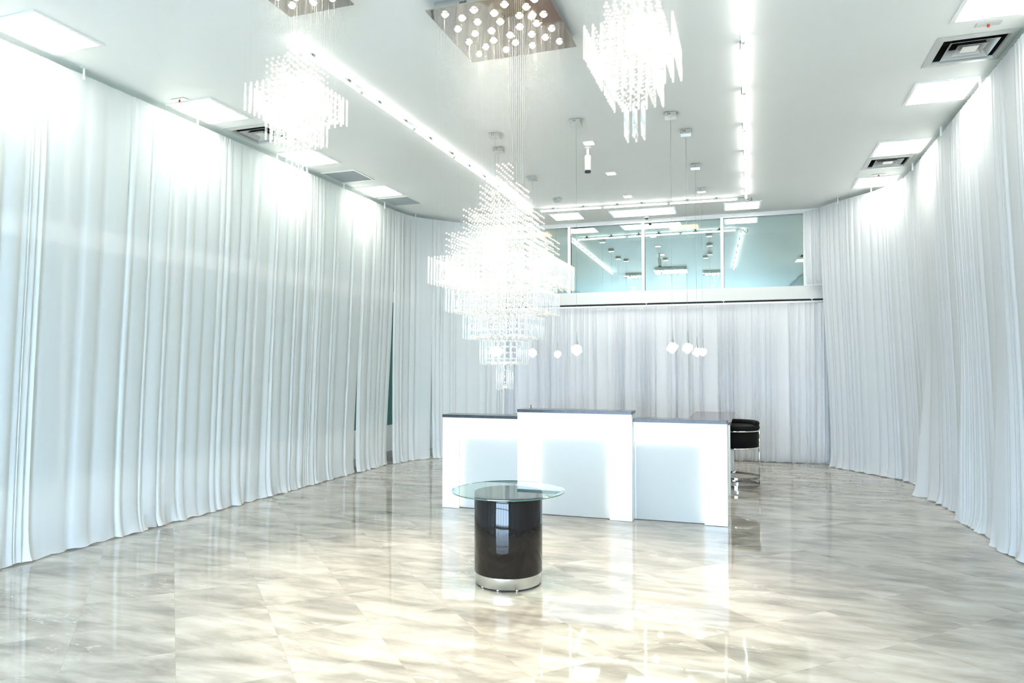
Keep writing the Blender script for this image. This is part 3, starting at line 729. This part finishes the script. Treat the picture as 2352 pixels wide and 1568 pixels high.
def wing(cx, label):
    t = thing('side_desk', (cx, 10.09, 0), label, 'desk', 'side desks behind the reception counter')
    w = .57; b = MB(); b.box2((-w/2, -1.03, .868), (w/2, 1.03, .90), 0, .002); b.build('desk_top', M['wood'], t)
    for y in (-1.0, .985):
        b = MB(); b.box2((-w/2+.005, y-.018, .0), (w/2-.012, y+.018, .868)); b.build('end_panel', M['lam'], t)
    b = MB(); b.box2((-w/2+.02, -.98, .25), (-w/2+.045, .965, .868)); b.build('modesty_panel', M['lam'], t)
wing(-.528, 'side desk with a dark glossy top beside the black stool'); wing(-3.03, 'side desk behind the lower left section of the reception desk')
b = MB(); b.tube([(0, 0, 0), (-.04, .01, .30)], .006, 8); b.tube([(-.04, .01, .30), (-.045, .012, .33)], .004, 8)
o = b.build('black_pen', M['black']); o.location = (-2.315, 7.52, .83); 
tag(o, 'thin black stick leaning up behind the middle desk section', 'pen')
t = thing('pen_shelf', (-2.3, 7.60, 0), 'hidden white shelf behind the middle desk section under the black stick', 'shelf')
b = MB(); b.box2((-.11, -.13, .80), (.6, .15, .829)); b.build('shelf_board', M['lam'], t)
b = MB(); b.box2((-.11, .12, 0), (.6, .15, .80)); b.build('shelf_panel', M['lam'], t)

# ---------------------------------------------------------------- round glass table
t = thing('round_glass_table', (-1.72, 4.93, 0), 'round glass-topped table on a glossy black drum under the large chandelier', 'table')
b = MB(); b.lathe((0, 0, 0), [(.2505, .094), (.2525, .098), (.2525, .665), (.2500, .669)], 96); b.build('drum', M['black_gloss'], t)
b = MB(); b.lathe((0, 0, 0), [(.240, .012), (.2445, .016), (.2445, .090), (.2450, .0945)], 96); b.build('plinth_ring', M['silver'], t)
for a in (30, 150, 235, 270, 305):
    b = MB(); b.lathe((.225*math.cos(math.radians(a)), .225*math.sin(math.radians(a)), 0), [(.012, .0), (.014, .004), (.014, .013)], 12); b.build('glide', M['chrome'], t)
g = MB(); nseg = 128
prof = [(.395, .6705), (.418, .6715), (.421, .676), (.420, .680), (.396, .6835)]
def ringf(b, p, q, mi):
    vs = [(p[0]*math.cos(2*PI*i/nseg), p[0]*math.sin(2*PI*i/nseg), p[1]) for i in range(nseg)]+[(q[0]*math.cos(2*PI*i/nseg), q[0]*math.sin(2*PI*i/nseg), q[1]) for i in range(nseg)]
    b.add(vs, [(i, (i+1) % nseg, nseg+(i+1) % nseg, nseg+i) for i in range(nseg)], mi, True)
for k in range(4): ringf(g, prof[k], prof[k+1], 1 if k in (1, 2) else 0)
g.add([(.396*math.cos(2*PI*i/nseg), .396*math.sin(2*PI*i/nseg), .6835) for i in range(nseg)], [tuple(range(nseg))], 0)
g.add([(.395*math.cos(2*PI*i/nseg), .395*math.sin(2*PI*i/nseg), .6705) for i in range(nseg)], [tuple(reversed(range(nseg)))], 0)
g.build('glass_top', [M['topglass'], M['rim']], t)

# ---------------------------------------------------------------- barrel stool
t = thing('bar_stool', (-.225, 9.95, 0), 'black velvet barrel stool with a chrome ring frame by the side desk', 'stool')
Rs = .315
b = MB(); b.lathe((0, 0, 0), [(Rs-.03, .515), (Rs-.012, .52), (Rs-.012, .725), (Rs-.03, .73)], 48); b.build('seat_drum', M['velvet'], t)
b = MB(); pr = []
for k in range(9):
    a = -PI/2+PI*k/8; pr.append((Rs-.02+.03*math.cos(a), .775+.035*math.sin(a)))
b.lathe((0, 0, 0), [(Rs-.10, .742)]+pr+[(Rs-.10, .80)], 48); b.build('seat_cushion', M['velvet'], t)
# low curved back roll on the far side
pts = [((Rs-.025)*math.cos(a), (Rs-.025)*math.sin(a), .828) for a in [math.radians(-20+k*220/30) for k in range(31)]]
b = MB(); b.tube(pts, .034, 12); b.sphere(pts[0], .036, 12, 8); b.sphere(pts[-1], .036, 12, 8); b.build('back_roll', M['velvet'], t)
def ringt(z, r=.010, R=Rs): return [(R*math.cos(2*PI*k/48), R*math.sin(2*PI*k/48), z) for k in range(48)]
for z in (.735, .508):
    b = MB(); b.tube(ringt(z, R=Rs-.004), .010, 8, closed=True); b.build('seat_ring', M['chrome'], t)
for z, nm in ((.012, 'base_ring'), (.115, 'foot_ring')):
    b = MB()
    for (R0, R1) in ((Rs-.012, Rs+.006),):
        b.lathe((0, 0, z-.012), [(R0, 0), (R1, 0), (R1, .030), (R0, .030), (R0, 0)], 48, 0, False, cap=False)
    b.build(nm, M['ringm'], t)
for a in (6, 120, 200):
    x, y = (Rs+.002)*math.cos(math.radians(a)), (Rs+.002)*math.sin(math.radians(a))
    b = MB(); b.tube([(x, y, .0), (x, y, .74)], .011, 10); b.build('leg', M['chrome'], t)
b = MB(); b.box((.02, -Rs-.002, .055), (.06, .006, .045), 0, 0, .003); b.build('ring_bracket', M['chrome'], t)

# ---------------------------------------------------------------- world, camera, view
w = bpy.data.worlds.new('daylight_world'); sc.world = w; w.use_nodes = True
nt = w.node_tree; bg = nt.nodes['Background']; bg.inputs[0].default_value = (.62, .80, 1.0, 1); bg.inputs[1].default_value = 3.2

cam = bpy.data.cameras.new('camera'); cam.sensor_width = 36; cam.lens = 1600/2352*36; cam.clip_start = .05; cam.clip_end = 100
co = bpy.data.objects.new('camera', cam); col.objects.link(co); co.location = (0, 0, 1.6)
co.rotation_euler = (PI/2+math.atan(56/1600), 0, math.atan(549/1600)); sc.camera = co

sc.view_settings.view_transform = 'Standard'; sc.view_settings.look = 'None'; sc.view_settings.gamma = 1; sc.view_settings.use_curve_mapping = False
sc.view_settings.exposure = 3.14
cy = sc.cycles
cy.max_bounces = 7; cy.diffuse_bounces = 5; cy.glossy_bounces = 3; cy.transparent_max_bounces = 12; cy.transmission_bounces = 4
cy.caustics_reflective = False; cy.caustics_refractive = False; cy.sample_clamp_indirect = 8
